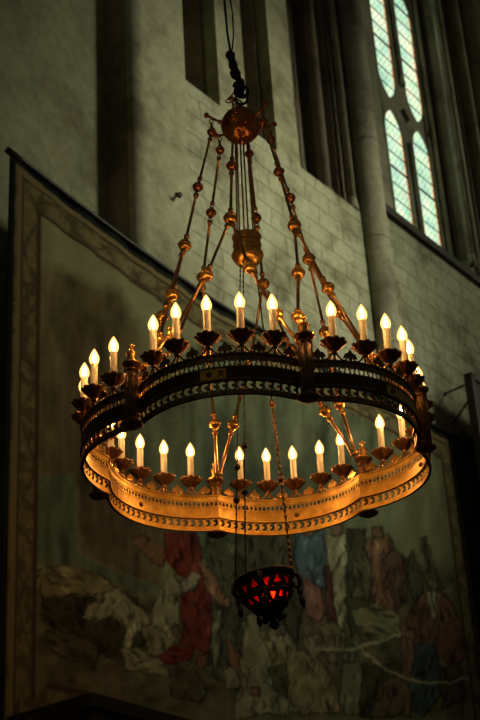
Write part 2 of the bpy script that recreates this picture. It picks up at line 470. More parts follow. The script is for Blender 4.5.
def fig(poly, c, k=.8, dens=1.0, ang=None, soft=1.3):
    """a woven figure: dark contour, body colour, then light and dark fold strokes of the design"""
    dark = [v * .42 for v in c]
    cx = sum(p[0] for p in poly) / len(poly); cy = sum(p[1] for p in poly) / len(poly)
    big = [(cx + (x - cx) * 1.0 + (1.6 if x > cx else -1.2), cy + (y - cy) * 1.0 + (1.5 if y > cy else -1.0)) for x, y in poly]
    paint(inside(big, 1.6), dark, n1, .3)
    m_ = inside(poly, soft); paint(m_, c, n1, k * .55)
    x0 = min(p[0] for p in poly); x1 = max(p[0] for p in poly); y0 = min(p[1] for p in poly); y1 = max(p[1] for p in poly)
    n = int(max(4, (x1 - x0) * (y1 - y0) / 70) * dens)
    a0 = (pi / 2 if (y1 - y0) > (x1 - x0) * .8 else .35) if ang is None else ang
    for _ in range(n):
        px, py = frnd.uniform(x0, x1), frnd.uniform(y0, y1); L = frnd.uniform(5, 16); a = a0 + frnd.uniform(-.45, .45)
        q = (px + L * cos(a), py + L * sin(a))
        stroke((px - L * cos(a) * .3, py - L * sin(a) * .3), q, frnd.uniform(-3, 3), frnd.uniform(.6, 1.5), m_, frnd.choice([.42, .5, .6, 1.45]))
def line(pts, w, c, soft=1.0):
    m = np.zeros(PX.shape)
    for (x0, y0), (x1, y1) in zip(pts[:-1], pts[1:]):
        dx, dy = x1 - x0, y1 - y0
        t = np.clip(((WX - x0) * dx + (WY - y0) * dy) / (dx * dx + dy * dy), 0, 1)
        m = np.maximum(m, np.clip((w - np.hypot(WX - x0 - t * dx, WY - y0 - t * dy)) / soft + .5, 0, 1))
    paint(m, c)
paint(np.ones(PX.shape), (134, 134, 92), fbm(PX / 60, PY / 60, 40), .35)
# brown storm cloud over the left, streaked
paint(inside([(34, 272), (60, 268), (90, 285), (118, 290), (140, 330), (150, 400), (150, 480), (34, 480)], 14), (108, 98, 64), fold, .7)
paint(inside([(60, 300), (110, 330), (120, 420), (110, 500), (60, 480)], 12), (96, 84, 55), fold, .7)
# grey green trees behind the ring
paint(inside([(130, 400), (180, 340), (260, 330), (330, 340), (400, 390), (445, 460), (430, 560), (330, 560), (200, 560), (120, 520)], 22), (104, 110, 80), fold, .8)
paint(inside([(200, 420), (225, 405), (240, 470), (300, 460), (310, 560), (200, 560)], 12), (84, 92, 70), fold, .7)
paint(inside([(385, 440), (440, 450), (450, 560), (420, 600), (400, 560)], 16), (118, 120, 84), fold, .5)
# ground
paint(inside([(30, 590), (470, 560), (480, 720), (30, 720)], 18), (100, 94, 66), n1, .8)
paint(inside([(34, 480), (72, 474), (78, 555), (130, 580), (190, 600), (150, 596), (60, 572), (34, 564)], 4), (94, 106, 78), fold, .8)
paint(inside([(74, 478), (165, 478), (165, 540), (158, 585), (120, 575), (80, 555)], 6), (98, 86, 58), fold, 1.1)
fig([(36, 572), (60, 564), (82, 572), (105, 582), (112, 596), (84, 604), (40, 598)], (134, 124, 82), .6)
fig([(40, 600), (70, 596), (88, 606), (90, 620), (66, 632), (40, 622)], (74, 68, 46), .7)
fig([(75, 600), (110, 594), (135, 600), (150, 640), (120, 660), (85, 650), (70, 632)], (70, 64, 44), .9)
fig([(84, 610), (96, 596), (112, 592), (126, 600), (142, 612), (150, 626), (138, 630), (130, 640), (128, 652), (121, 646), (124, 630), (108, 616), (92, 622), (80, 618)], (158, 152, 112), .6)
fig([(118, 650), (134, 648), (150, 656), (164, 664), (166, 676), (150, 674), (136, 672), (122, 668)], (148, 142, 104), .7)
fig([(142, 628), (160, 622), (172, 630), (174, 650), (160, 655), (146, 652)], (140, 134, 98), .8)
fig([(130, 540), (146, 536), (166, 556), (160, 566), (148, 558)], (126, 90, 62), .5)
fig([(170, 574), (178, 588), (176, 624), (164, 632), (148, 622), (152, 604)], (152, 148, 112), .8)
fig([(205, 535), (240, 545), (252, 600), (250, 650), (236, 690), (212, 680), (206, 640), (204, 590)], (86, 88, 64), .9)
fig([(163, 534), (192, 532), (200, 552), (196, 574), (205, 586), (210, 625), (206, 655), (186, 655), (180, 640), (178, 600), (186, 582), (176, 576), (164, 560)], (122, 54, 38), .9)
fig([(154, 656), (172, 646), (192, 650), (186, 662), (164, 664)], (122, 50, 36), .6)
fig([(178, 582), (188, 574), (196, 578), (192, 588), (180, 592)], (160, 156, 122), .6)
fig([(196, 562), (206, 570), (222, 596), (226, 606), (218, 606), (204, 590)], (150, 112, 78), .5)
fig([(190, 652), (202, 654), (206, 664), (196, 672)], (128, 92, 64), .5)
fig([(226, 640), (236, 652), (248, 672), (254, 692), (244, 694), (230, 670)], (138, 98, 70), .5)
fig([(212, 612), (218, 610), (216, 660), (211, 668)], (146, 146, 112), .6)
fig([(222, 670), (234, 668), (236, 686), (224, 690)], (140, 136, 104), .8)
# crowd right of the lamp
fig([(236, 530), (290, 530), (300, 600), (292, 660), (250, 660), (236, 600)], (78, 78, 58), 1.0)
fig([(240, 625), (252, 612), (266, 630), (282, 628), (292, 640), (300, 668), (286, 700), (258, 708), (246, 690)], (140, 136, 100), 1.1)
fig([(262, 640), (290, 648), (318, 662), (334, 690), (336, 712), (300, 716), (276, 690)], (142, 132, 92), 1.1)
fig([(268, 668), (284, 664), (286, 700), (272, 704)], (92, 88, 62), .7)
fig([(240, 660), (268, 690), (300, 712), (236, 718)], (150, 148, 112), .9)
fig([(292, 534), (318, 532), (324, 560), (320, 590), (308, 604), (298, 580)], (84, 104, 106), 1.0)
fig([(302, 578), (316, 590), (322, 612), (316, 624), (304, 616)], (142, 102, 84), .6)
fig([(320, 570), (334, 566), (336, 620), (326, 622)], (86, 54, 44), .5)
fig([(324, 536), (346, 534), (348, 556), (342, 580), (344, 612), (340, 640), (334, 618), (332, 580), (326, 560)], (156, 152, 112), .9)
fig([(346, 530), (362, 530), (364, 612), (352, 640), (346, 600)], (72, 72, 50), .8)
fig([(366, 540), (386, 534), (396, 560), (398, 606), (384, 622), (370, 606), (364, 576)], (122, 92, 66), 1.2)
fig([(352, 612), (372, 604), (396, 616), (402, 640), (360, 640)], (126, 122, 84), 1.0)
fig([(418, 540), (424, 538), (440, 588), (430, 600)], (84, 80, 56), .6)
fig([(405, 632), (414, 600), (424, 588), (442, 596), (460, 620), (466, 656), (452, 664), (430, 656), (412, 650)], (112, 82, 60), 1.2)
fig([(422, 588), (430, 586), (434, 612), (428, 620)], (158, 150, 116), .6)
fig([(404, 648), (430, 644), (440, 690), (420, 716), (404, 700)], (70, 84, 74), 1.0)
fig([(398, 624), (408, 630), (412, 650), (404, 700), (396, 716), (400, 660)], (128, 100, 74), .6)
fig([(340, 664), (354, 656), (362, 676), (356, 714), (338, 714)], (136, 132, 96), 1.0)
fig([(362, 664), (396, 664), (398, 716), (358, 718)], (74, 68, 46), .7)
# smaller figures and heads of the crowd
fig([(250, 596), (262, 590), (272, 600), (270, 616), (256, 620)], (104, 98, 70))
fig([(318, 628), (332, 624), (344, 636), (340, 656), (322, 652)], (120, 112, 80))
fig([(300, 640), (316, 634), (322, 650), (310, 662)], (138, 130, 96))
fig([(380, 560), (392, 548), (404, 562), (406, 600), (392, 612)], (92, 72, 54))
fig([(350, 560), (360, 548), (368, 566), (364, 600), (352, 596)], (98, 94, 66))
fig([(404, 560), (412, 552), (420, 590), (412, 602)], (84, 82, 58))
fig([(376, 684), (396, 676), (410, 696), (408, 716), (372, 716)], (112, 92, 64))
fig([(436, 668), (456, 664), (462, 700), (440, 708)], (82, 74, 52))
fig([(44, 632), (70, 634), (96, 652), (88, 668), (50, 652)], (92, 84, 58), .8, 1, .4)
fig([(168, 676), (188, 672), (206, 690), (196, 704), (172, 696)], (88, 82, 58))
for hx, hy, hr, hc in ((182, 530, 5, (122, 92, 68)), (335, 530, 5, (132, 104, 78)), (305, 530, 5, (128, 100, 74)), (376, 532, 5, (118, 90, 66)), (428, 586, 4.5, (136, 124, 98)), (256, 612, 4.5, (118, 96, 72)), (278, 630, 5, (124, 112, 84)), (330, 660, 5, (128, 112, 84)), (226, 602, 3.5, (138, 104, 76)), (252, 692, 4, (132, 98, 72)), (96, 598, 4, (132, 124, 92)), (346, 656, 4.5, (138, 128, 96)), (410, 636, 4, (128, 100, 74))):
    fig([(hx + hr * cos(t), hy + hr * 1.15 * sin(t)) for t in np.linspace(0, 2 * pi, 11)[:-1]], hc, .6, .5)
line([(314, 650), (350, 650), (375, 642), (398, 636)], 1.3, (160, 156, 116))
line([(354, 644), (380, 668), (404, 678), (420, 684), (468, 680)], 1.2, (160, 156, 116))
line([(410, 556), (424, 584), (436, 630)], 1.3, (76, 68, 46))
# weave and age
C *= (.78 + .30 * n2 + .14 * fbm(PX / 30, PY / 30, 50))[..., None]
# ornamental border
dT = Top - Zg; dB = Zg - ZB; dL = Ug; dR = UW - Ug
dm = np.minimum(np.minimum(dT, dB), np.minimum(dL, dR))
wL = .44; bw = np.where(np.minimum(dL, dR) < np.minimum(dT, dB), .44, np.where(dB < dT, .60, .46))
ob = (dm < bw)
along = np.where(np.minimum(dL, dR) < np.minimum(dT, dB), Zg, Ug)
wv = np.sin(along * 7.0) * .09
sc = np.abs(dm - .30 - wv) - .022 - .05 * (fbm(Ug * 10, Zg * 10, 62) - .5)
vine = np.clip(-sc * 40 + .3, 0, 1)
lf = np.clip((fbm(Ug * 9, Zg * 9, 64) - .50) * 7, 0, 1)
bcol = lin((118, 108, 74))[None, None] * np.ones(C.shape)
bcol = bcol * (1 - lf[..., None] * .8) + lin((76, 66, 46))[None, None] * lf[..., None] * .8
bcol = bcol * (1 - vine[..., None]) + lin((84, 72, 50))[None, None] * vine[..., None]
bcol = bcol * (.65 + .7 * fbm(Ug * 26, Zg * 26, 63))[..., None]
edge = (np.abs(dm - bw + .03) < .022) | (np.abs(dm - .17) < .018)
bcol = np.where(edge[..., None], lin((74, 60, 42)), bcol)
edge2 = (np.abs(dm - .13) < .025)
bcol = np.where(edge2[..., None], lin((124, 112, 78)), bcol)
C = np.where(ob[..., None], bcol, C)
C = np.where((dm < .085)[..., None], lin((28, 34, 28)), C)
C = np.clip(C, .004, .8)
verts = np.stack([Ug, V, Zg], -1).reshape(-1, 3)
idx = np.arange(NU * NZ).reshape(NZ, NU)
a, b_, c_, d_ = idx[:-1, :-1].ravel(), idx[:-1, 1:].ravel(), idx[1:, 1:].ravel(), idx[1:, :-1].ravel()
faces = np.stack([a, b_, c_, d_], -1)
me = bpy.data.meshes.new('tapestry'); me.from_pydata(verts.tolist(), [], faces.tolist())
ca = me.color_attributes.new('woven', 'FLOAT_COLOR', 'POINT')
ca.data.foreach_set('color', np.concatenate([C.reshape(-1, 3), np.ones((NU * NZ, 1))], 1).astype(np.float32).ravel())
me.polygons.foreach_set('use_smooth', [True] * len(me.polygons))
m, nt, out = new_mat('woven_wool')
b = N(nt, 'ShaderNodeBsdfPrincipled', Roughness=.95); b.inputs['Specular IOR Level'].default_value = .08
at = N(nt, 'ShaderNodeAttribute'); at.attribute_name = 'woven'
tc = N(nt, 'ShaderNodeTexCoord'); no = N(nt, 'ShaderNodeTexNoise', Scale=60.0, Detail=3.0); nt.links.new(tc.outputs['Object'], no.inputs['Vector'])
bp = N(nt, 'ShaderNodeBump', Strength=.25, Distance=.01); nt.links.new(no.outputs['Fac'], bp.inputs['Height']); nt.links.new(bp.outputs['Normal'], b.inputs['Normal'])
nt.links.new(at.outputs['Color'], b.inputs['Base Color']); nt.links.new(b.outputs[0], out.inputs[0])
me.materials.append(m)
tap = bpy.data.objects.new('tapestry', me); col.objects.link(tap); tap.matrix_world = WM
sol = tap.modifiers.new('thick', 'SOLIDIFY'); sol.thickness = .012; sol.offset = 1
tag(tap, 'huge faded figured tapestry with scrolled border hanging on the stone wall', 'tapestry')
mb = MB(); mb.tube([(u, -.035, top_z(u) + .012) for u in np.linspace(-.05, UW + .05, 40)], .035, 8)
mb.build('hanging_rail', M_iron, tap, Matrix.Identity(4))

# ------------------------------------------------------------------ dark panel standing off the wall on iron struts
pan = MB().box(8.45, 9.9, -.47, -.40, 5.2, 9.48).build('hanging_panel', M_nearblack, None, WM)
tag(pan, 'dark tall panel held off the wall by two iron struts, right edge', 'panel')
fr = MB(); fr.box(8.42, 8.50, -.50, -.38, 5.2, 9.55); fr.box(8.42, 9.93, -.50, -.38, 9.47, 9.55); fr.build('panel_frame', M_iron, pan, Matrix.Identity(4))
for A, B in (((8.72, .11, 9.53), (8.46, -.40, 9.41)), ((8.84, .11, 9.09), (8.50, -.40, 9.21))):
    mb = MB(); mb.tube([A, B], .016, 8); mb.ball(A, .035, 10); mb.build('strut', M_iron, pan, Matrix.Identity(4))
cas = MB(); cas.box(8.64, 13, -.10, .098, 1.0, 8.86)  # added dark slab: the hanging panel's shadow on the stone, given as colour
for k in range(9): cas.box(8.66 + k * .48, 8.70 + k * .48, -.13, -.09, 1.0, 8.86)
cas = cas.build('wall_shade_slab', M_nearblack, None, WM)
tag(cas, 'near black slab for shade on the wall beside the right end of the tapestry', 'shade slab')

# stall canopy, lower left corner
can = MB(); can.box(.08, 8.55, -1.0, -.07, 2.9, 3.29); can.box(.14, 8.55, -.94, -.07, 1.0, 2.9)
can.box(-.6, 8.55, -.98, -.07, 2.6, 2.98)
can = can.build('stall_canopy', M_wood, None, WM)
tag(can, 'black wooden canopy corner below the tapestry, lower left of the photo', 'stall canopy')
mo = MB(); mo.box(.02, 8.55, -1.06, -.9, 3.16, 3.22); mo.box(.05, 8.55, -1.03, -.9, 3.04, 3.08); mo.build('cornice_moulding', M_wood, can, Matrix.Identity(4))

# wall hook and nail
hk = MB(); hk.tube([(2.70, .08, 9.84), (2.70, .0, 9.83), (2.69, -.02, 9.79), (2.67, -.02, 9.76), (2.63, -.01, 9.76), (2.61, -.01, 9.79)], [.012, .016, .024, .026, .018, .008], 8)
hk = hk.build('wall_hook', M_iron, None, WM); tag(hk, 'small black iron hook in the pale wall above the tapestry', 'hook')
nl = MB(); nl.tube([(.31, .60, 10.12), (.31, .50, 10.10)], .018, 8)
nl = nl.build('iron_peg', M_iron, None, WM); tag(nl, 'tiny dark peg in the plain wall, upper left', 'peg')

# ------------------------------------------------------------------ chandelier
CC = Vector((.0690569, 8.1658071, 3.64699581)); TX, TY = .00592985, .01414917
CM = Matrix.Translation(CC) @ (Matrix.Rotation(TY, 4, 'Y') @ Matrix.Rotation(TX, 4, 'X'))
PHI = 3.95683623
ch = empty('chandelier', CM)
tag(ch, 'great six-lobed brass ring chandelier with thirty lit candle lamps, hanging on rods', 'chandelier')
CR = .957; SG = .235; HC = CR / 2
LR = (HC * HC + SG * SG) / (2 * SG); LO = CR * cos(pi / 6) + SG - LR; TH = asin(HC / LR)
LEN = 2 * TH * LR
def arcp(s, d, z):     # s along lobe (m, -LEN/2..LEN/2), d outward offset, z
    a = s / LR; r = LR + d
    return (LO + r * cos(a), r * sin(a), z)
NS = 44
def strip(mb, d0, d1, z0, z1):
    vs = []; fs = []
    for i in range(NS + 1):
        s = -LEN / 2 + LEN * i / NS
        vs += [arcp(s, d0, z0), arcp(s, d1, z0), arcp(s, d1, z1), arcp(s, d0, z1)]
    for i in range(NS):
        for k in range(4): fs.append((4 * i + k, 4 * i + (k + 1) % 4, 4 * i + 4 + (k + 1) % 4, 4 * i + 4 + k))
    fs += [(0, 1, 2, 3), (4 * NS + 3, 4 * NS + 2, 4 * NS + 1, 4 * NS)]
    mb.add(vs, fs, False)
def fret(mb, z0, z1, n, rf, thk=.004, mapf=None, s0=None, s1=None, K=16):
    mapf = mapf or arcp
    s0 = -LEN / 2 if s0 is None else s0; s1 = LEN / 2 if s1 is None else s1
    w = (s1 - s0) / n; h = z1 - z0
    for i in range(n):
        cs = s0 + w * (i + .5); cz = (z0 + z1) / 2
        ang = [2 * pi * (k + .5) / K for k in range(K)]
        ou = []; inn = []
        for a in ang:
            cx, sy = cos(a), sin(a); m_ = max(abs(cx), abs(sy))
            ou.append((cs + w / 2 * cx / m_, cz + h / 2 * sy / m_))
            r = rf(a, i); inn.append((cs + w * r * cx, cz + h * r * sy))
        vs = []
        for d in (-thk / 2, thk / 2):
            vs += [mapf(s, d, z) for s, z in ou] + [mapf(s, d, z) for s, z in inn]
        fs = []
        for k in range(K):
            j = (k + 1) % K
            fs.append((k, j, K + j, K + k)); fs.append((2 * K + k, 3 * K + k, 3 * K + j, 2 * K + j))
            fs.append((K + k, K + j, 3 * K + j, 3 * K + k))
        mb.add(vs, fs, False)
def curls(mb, z0, z1, n, r):
    w = LEN / n; h = z1 - z0
    for i in range(n):
        cs = -LEN / 2 + w * (i + .5) + .10 * w; cz = (z0 + z1) / 2 - .04 * h
        mb.prism([(cs + r * w * cos(t), cz + r * h * sin(t)) for t in np.linspace(0, 2 * pi, 9)[:-1]], -.002, .002, None, arcp)
        mb.prism([(cs, cz - .05 * h), (cs + .4 * w, cz - .30 * h), (cs + .45 * w, cz - .18 * h), (cs + .05 * w, cz + .1 * h)], -.0018, .0018, None, arcp)
def rf_scroll(a, i):
    a = (a + .6) % (2 * pi)
    return .15 if a < 1.1 else .45 - .10 * (a < 2.2)
def rf_tref(a, i):
    return .25 + .20 * abs(cos(1.5 * (a + pi / 2 + (0 if i % 2 else pi))))
Z0, Z1, Z2, Z3, Z4, Z5 = .018, .048, .106, .188, .232, .268

def lobe():
    mb = MB()
    strip(mb, -.004, .004, Z0, Z1); strip(mb, -.009, .009, Z0, Z0 + .010)
    strip(mb, -.016, .013, Z2, Z2 + .009)
    strip(mb, -.004, .004, Z2, Z3)
    strip(mb, -.008, .009, Z3 - .004, Z3 + .003)
    strip(mb, -.004, .004, Z4, Z5); strip(mb, -.010, .012, Z5 - .006, Z5 + .003)
    for k in range(-13, 14):
        s = k * LEN / 28
        x, y, z = arcp(s, -.004, Z3 - .018)
        mb.ball((x, y, z), .0035, 6)
        x, y, z = arcp(s, -.004, Z0 + .018)
        mb.ball((x, y, z), .003, 6)
    for s in (-.26, .26): 
        A = arcp(s, -.005, Z2 + .008); B = arcp(s, -.005, Z3 - .003)
        mb.tube([A, B], .0022, 6)
    L = mb.build('lobe_band', M_band, ch, Matrix.Identity(4))
    mb = MB(); fret(mb, Z1, Z2, 22, rf_scroll); curls(mb, Z1, Z2, 22, .17); mb.build('lower_fretwork', M_band, L, Matrix.Identity(4))
    mb = MB(); fret(mb, Z3, Z4, 38, rf_tref); mb.build('upper_fretwork', M_band, L, Matrix.Identity(4))
    # studs, inside and outside
    mb = MB()
    for s in (0,):
        for d, sg in ((-.004, -1), (.004, 1)):
            x, y, z = arcp(s, d, (Z2 + Z3) / 2 + .004)
            R = Matrix.Translation((x, y, z)) @ Matrix.Rotation(s / LR, 4, 'Z') @ Matrix.Rotation(sg * pi / 2, 4, 'Y')
            mb.lathe([(.017, 0), (.017, .003), (.013, .008), (.006, .012), (1e-4, .013)], 14, R)
    mb.build('boss', M_bronze, L, Matrix.Identity(4))
    # cresting: paired scrolls below every candle, spade leaves between them
    mb = MB()
    step = .1688 * LEN
    def plate(poly):   # poly in (s,z) local
        mb.prism(poly, -.003, .003, None, lambda s, d, z: arcp(s, d, z))
    def spade(cs, z, k=1.0):
        P = [(-.008, 0), (-.010, .012), (-.026, .010), (-.034, .022), (-.028, .036), (-.014, .040), (0, .062), (.014, .040), (.028, .036), (.034, .022), (.026, .010), (.010, .012), (.008, 0)]
        plate([(cs + x * k, z + y * k) for x, y in P])
    for i in range(5):
        cs = (i - 2) * step
        for sg in (-1, 1):
            pts = []
            for t in np.linspace(0, 1, 9):
                pts.append(arcp(cs + sg * (.010 + .058 * t), 0, Z5 + .050 - .047 * sin(t * pi * .62) + .006 * t))
            # curl at the end
            ex = cs + sg * .060; ez = Z5 + .022
            for t in np.linspace(0, 1, 9):
                a = -pi / 2 + t * 4.4
                rr = .014 * (1 - .55 * t)
                pts.append(arcp(ex + sg * rr * cos(a), 0, ez + rr * sin(a)))
            mb.tube(pts, .0062, 6)
        mb.tube([arcp(cs, 0, Z5), arcp(cs, 0, Z5 + .055)], [.009, .006], 8)
    for i in range(-3, 3):
        cs = (i + .5) * step
        if abs(cs) < LEN / 2 - .03: mb.tube([arcp(cs, 0, Z5), arcp(cs, 0, Z5 + .02)], .007, 6); spade(cs, Z5 + .010, 1.15)
    mb.build('cresting', M_gilt, L, Matrix.Identity(4))
    return L

def letter_mesh(ch_, s0, size=.060):
    cu = bpy.data.curves.new('t', 'FONT'); cu.body = ch_; cu.size = size; cu.extrude = .0015
    o = bpy.data.objects.new('t', cu); col.objects.link(o)
    dg = bpy.context.evaluated_depsgraph_get(); me = bpy.data.meshes.new_from_object(o.evaluated_get(dg))
    bpy.data.objects.remove(o); bpy.data.curves.remove(cu)
    for v in me.vertices:
        x, y, z = v.co
        v.co = arcp(s0 + x, .0085 + z, Z2 + .022 + y)
    me.materials.clear(); me.materials.append(M_letter)
    return me
def inscription(L, text, s0, gap=.062):
    for k, c in enumerate(text):
        o = bpy.data.objects.new('letter', letter_mesh(c, s0 + k * gap)); col.objects.link(o); o.parent = L
def plate_between(L, s0, s1):
    mb = MB(); n = 20; vs = []; fs = []
    for i in range(n + 1):
        q = s0 + (s1 - s0) * i / n
        vs += [arcp(q, .0042, Z2 + .010), arcp(q, .0072, Z2 + .010), arcp(q, .0072, Z3 - .005), arcp(q, .0042, Z3 - .005)]
    for i in range(n):
        for k in range(4): fs.append((4 * i + k, 4 * i + (k + 1) % 4, 4 * i + 4 + (k + 1) % 4, 4 * i + 4 + k))
    fs += [(0, 1, 2, 3), (4 * n + 3, 4 * n + 2, 4 * n + 1, 4 * n)]
    mb.add(vs, fs); mb.build('inscription_plate', M_plate, L, Matrix.Identity(4))
L0 = lobe()
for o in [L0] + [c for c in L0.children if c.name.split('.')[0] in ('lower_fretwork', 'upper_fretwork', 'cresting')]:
    me = o.data; me.materials.append(M_darkbrass)
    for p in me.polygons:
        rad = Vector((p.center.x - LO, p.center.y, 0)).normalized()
        if (p.normal.dot(rad) > .35 and not (o is L0 and Z2 + .01 < p.center.z < Z3 - .005)) or p.normal.z < -.8: p.material_index = 1  # darker brown on outward and downward faces, except the middle band
lobes = []
for k in range(6):
    A = PHI + pi / 6 + k * pi / 3
    Mx = Matrix.Rotation(A, 4, 'Z')
    if k == 0: lobes.append(L0)
    else: lobes.append(copy_tree(L0, ch, Mx))
L0.matrix_local = Matrix.Rotation(PHI + pi / 6, 4, 'Z')
for k, (tx, s) in enumerate((('RICEOII', .050), ('IEVENII', -.50))): inscription(lobes[k], tx, s)
for k in range(6):
    plate_between(lobes[k], -LEN / 2 + .02, -.052)
    if k != 1: plate_between(lobes[k], .095 if k == 0 else .052, LEN / 2 - .02)  # omitted on one lobe so its light-catching half stays pale

# candle holders
def holder():
    mb = MB()
    n = 24
    rf = lambda a, z: 1.02 + (.22 * abs(sin(4.5 * a)) - .10) * max(0, min(1, (z - .350) / .03))
    mb.lathe([(.010, .312), (.019, .318), (.013, .325), (.019, .332), (.030, .340), (.043, .352), (.053, .366), (.066, .382), (.070, .390), (.067, .391), (.052, .374), (.036, .358), (.026, .362), (.026, .380), (.019, .382)], 54, None, True, rf)
    h = mb.build('candle_holder', M_cup, ch)
    mb = MB(); mb.lathe([(.0205, .362), (.0212, .375), (.0208, .55), (.018, .558), (.011, .561)], 18)
    mb.build('candle_sleeve', M_sleeve, h)
    mb = MB(); mb.lathe([(.013, .556), (.023, .563), (.0285, .576), (.0308, .591), (.0285, .608), (.0215, .627), (.0125, .645), (.0015, .662)], 14)
    mb.build('bulb', M_env, h)
    mb = MB(); mb.lathe([(.002, .566), (.0095, .576), (.0125, .592), (.0105, .610), (.0055, .628), (.001, .640)], 8)
    mb.build('bulb_core', M_core, h)
    return h
H0 = holder(); first = True
step = .1688
A6 = [PHI + k * pi / 3 for k in range(6)]
for k in range(6):
    A = PHI + pi / 6 + k * pi / 3
    for i in range(5):
        s = (i - 2) * .1688 * LEN
        x, y, _ = arcp(s, 0.0, 0)
        Mx = Matrix.Rotation(A, 4, 'Z') @ Matrix.Translation((x, y, 0)) @ Matrix.Rotation(random.uniform(0, 6), 4, 'Z') @ Matrix.Rotation(random.uniform(-.012, .012), 4, 'X')
        if first: H0.matrix_local = Mx; first = False
        else: copy_tree(H0, ch, Mx)

# turrets at the cusps
def turret():
    mb = MB()
    mb.lathe([(.038, .02), (.038, .395)], 18)
    for k in range(6):
        a = k * pi / 3; x, y = .038 * cos(a), .038 * sin(a)
        mb.tube([(x, y, .02), (x, y, .395)], .0055, 6)
    for z in (.045, .355): mb.lathe([(.041, z - .006), (.045, z), (.041, z + .006)], 18)
    t = mb.build('turret', M_bronze, ch)
    mb = MB(); mb.lathe([(.047, .385), (.060, .396), (.060, .404), (.045, .412), (.030, .418), (.027, .424), (.027, .462), (.033, .466), (.033, .472), (.018, .480), (.010, .488)], 12, None, False)
    mb.build('turret_cap', M_gilt, t)
    mb = MB(); mb.tube([(0, 0, .484), (0, 0, .525)], .005, 8)
    mb.ball((0, 0, .498), .011, 10); mb.ball((0, 0, .528), .009, 8)
    for a in range(4):
        b = a * pi / 2 + .4; mb.tube([(0, 0, .510), (.015 * cos(b), .015 * sin(b), .514), (.018 * cos(b), .018 * sin(b), .522)], .0045, 6)
    mb.build('finial', M_gilt, t)
    mb = MB(); mb.lathe([(1e-4, -.016), (.012, -.014), (.018, -.007), (.036, -.002), (.058, .008), (.068, .016), (.066, .022), (.044, .028)], 20)
    mb.build('drop_pendant', M_bronze, t)
    return t
T0 = turret()
for k in range(6):
    a = A6[k]; Mx = Matrix.Translation((1.014 * cos(a), 1.014 * sin(a), 0)) @ Matrix.Rotation(a, 4, 'Z')
    if k == 0: T0.matrix_local = Mx
    else: copy_tree(T0, ch, Mx)

# hub
HZ = 2.612
mb = MB(); mb.ball((0, 0, HZ), .137, 28, .93)
mb.lathe([(.134, HZ - .012), (.139, HZ - .004), (.139, HZ + .004), (.134, HZ + .012)], 28)
for j, (el, nn) in enumerate(((.55, 6), (-.45, 6), (-.9, 6))):
    for k in range(nn):
        a = PHI + pi / 6 + (k + .5 * (j < 2)) * 2 * pi / nn
        mb.ball((.128 * cos(el) * cos(a), .128 * cos(el) * sin(a), HZ + .120 * sin(el)), .013, 10)
hub = mb.build('hub_globe', M_copper, ch, Matrix.Identity(4))
mb = MB(); mb.lathe([(.05, HZ + .115), (.045, HZ + .13), (.03, HZ + .14), (.022, HZ + .16), (.012, HZ + .17)], 16); mb.build('crown', M_copper, hub, Matrix.Identity(4))
mb = MB(); mb.lathe([(.012, HZ - .15), (.03, HZ - .14), (.02, HZ - .125), (.05, HZ - .115)], 16); mb.build('hub_boss', M_copper, hub, Matrix.Identity(4))
def arm():
    mb = MB()
    mb.tube([(.115, 0, HZ - .005), (.15, 0, HZ + .005), (.20, 0, HZ + .028), (.235, 0, HZ + .045)], [.014, .009, .008, .007], 8)
    mb.ball((.15, 0, HZ + .006), .017, 10); mb.ball((.242, 0, HZ + .048), .019, 12)
    mb.tube([(.208 + .017 * cos(t), 0, HZ - .002 + .02 * sin(t)) for t in np.linspace(0, 2 * pi, 13)[:-1]], .0035, 6, None, True)
    return mb.build('hook_arm', M_copper, hub)
AR0 = arm()
for k in range(6):
    Mx = Matrix.Rotation(PHI + pi / 6 + k * pi / 3, 4, 'Z')
    if k == 0: AR0.matrix_local = Mx
    else: copy_tree(AR0, hub, Mx)

# suspension rods and knops (unit rod scaled in its mesh per kind)
def P(r, da, z): return Vector((r * cos(da), r * sin(da), z))
nodes = dict(b0=(.21, 0, 2.520), b1=(.32, 0, 2.055), sp=(.42, 0, 1.585), l1=(.56, radians(14), 1.12), l2=(.74, radians(25), .69), en=(.93, radians(29.5), .405))
def rod_mesh(A, B, r, ga, gb, thick=False):
    d = (B - A); Ln = d.length; d.normalize()
    mb = MB()
    a = A + d * ga; b = B - d * gb
    mb.tube([a, a + d * .02, a + d * .022, b - d * .022, b - d * .02, b], [r * 1.9, r * 1.9, r, r, r * 1.9, r * 1.9], 8)
    # connecting eyes
    for q, sgn in ((a, -1), (b, 1)):
        c = q + d * sgn * .012
        s1 = d.cross(Vector((0, 0, 1))).normalized()
        mb.tube([c + (d * cos(t) + s1 * sin(t)) * .0115 for t in np.linspace(0, 2 * pi, 11)[:-1]], .0032, 5, None, True)
    return mb
def knop_mesh(c, d, r):
    mb = MB(); Q = Vector((0, 0, 1)).rotation_difference(d).to_matrix().to_4x4()
    M_ = Matrix.Translation(c) @ Q
    mb.ball((0, 0, 0), r, 18, .92, M_)
    mb.lathe([(r * .99, -.004), (r * 1.05, -.002), (r * 1.05, .002), (r * .99, .004)], 18, M_)
    mb.lathe([(.009, -r * 1.18), (.013, -r * 1.1), (.013, -r * .85)], 10, M_); mb.lathe([(.013, r * .85), (.013, r * 1.1), (.009, r * 1.18)], 10, M_)
    return mb
def kn(name, flip=False):
    r, a, z = nodes[name]; return P(r, -a if flip else a, z)
protos = []
def addp(mb, name, mat): protos.append((mb.mesh(name, mat), name))
dn = Vector((0, 0, 1))
addp(knop_mesh(kn('b0'), (kn('b1') - kn('b0')).normalized(), .032), 'ball_knop', M_copper)
addp(knop_mesh(kn('b1'), (kn('b1') - kn('b0')).normalized(), .036), 'ball_knop', M_copper)
addp(knop_mesh(kn('sp'), (kn('sp') - kn('b1')).normalized(), .044), 'ball_knop', M_gilt)
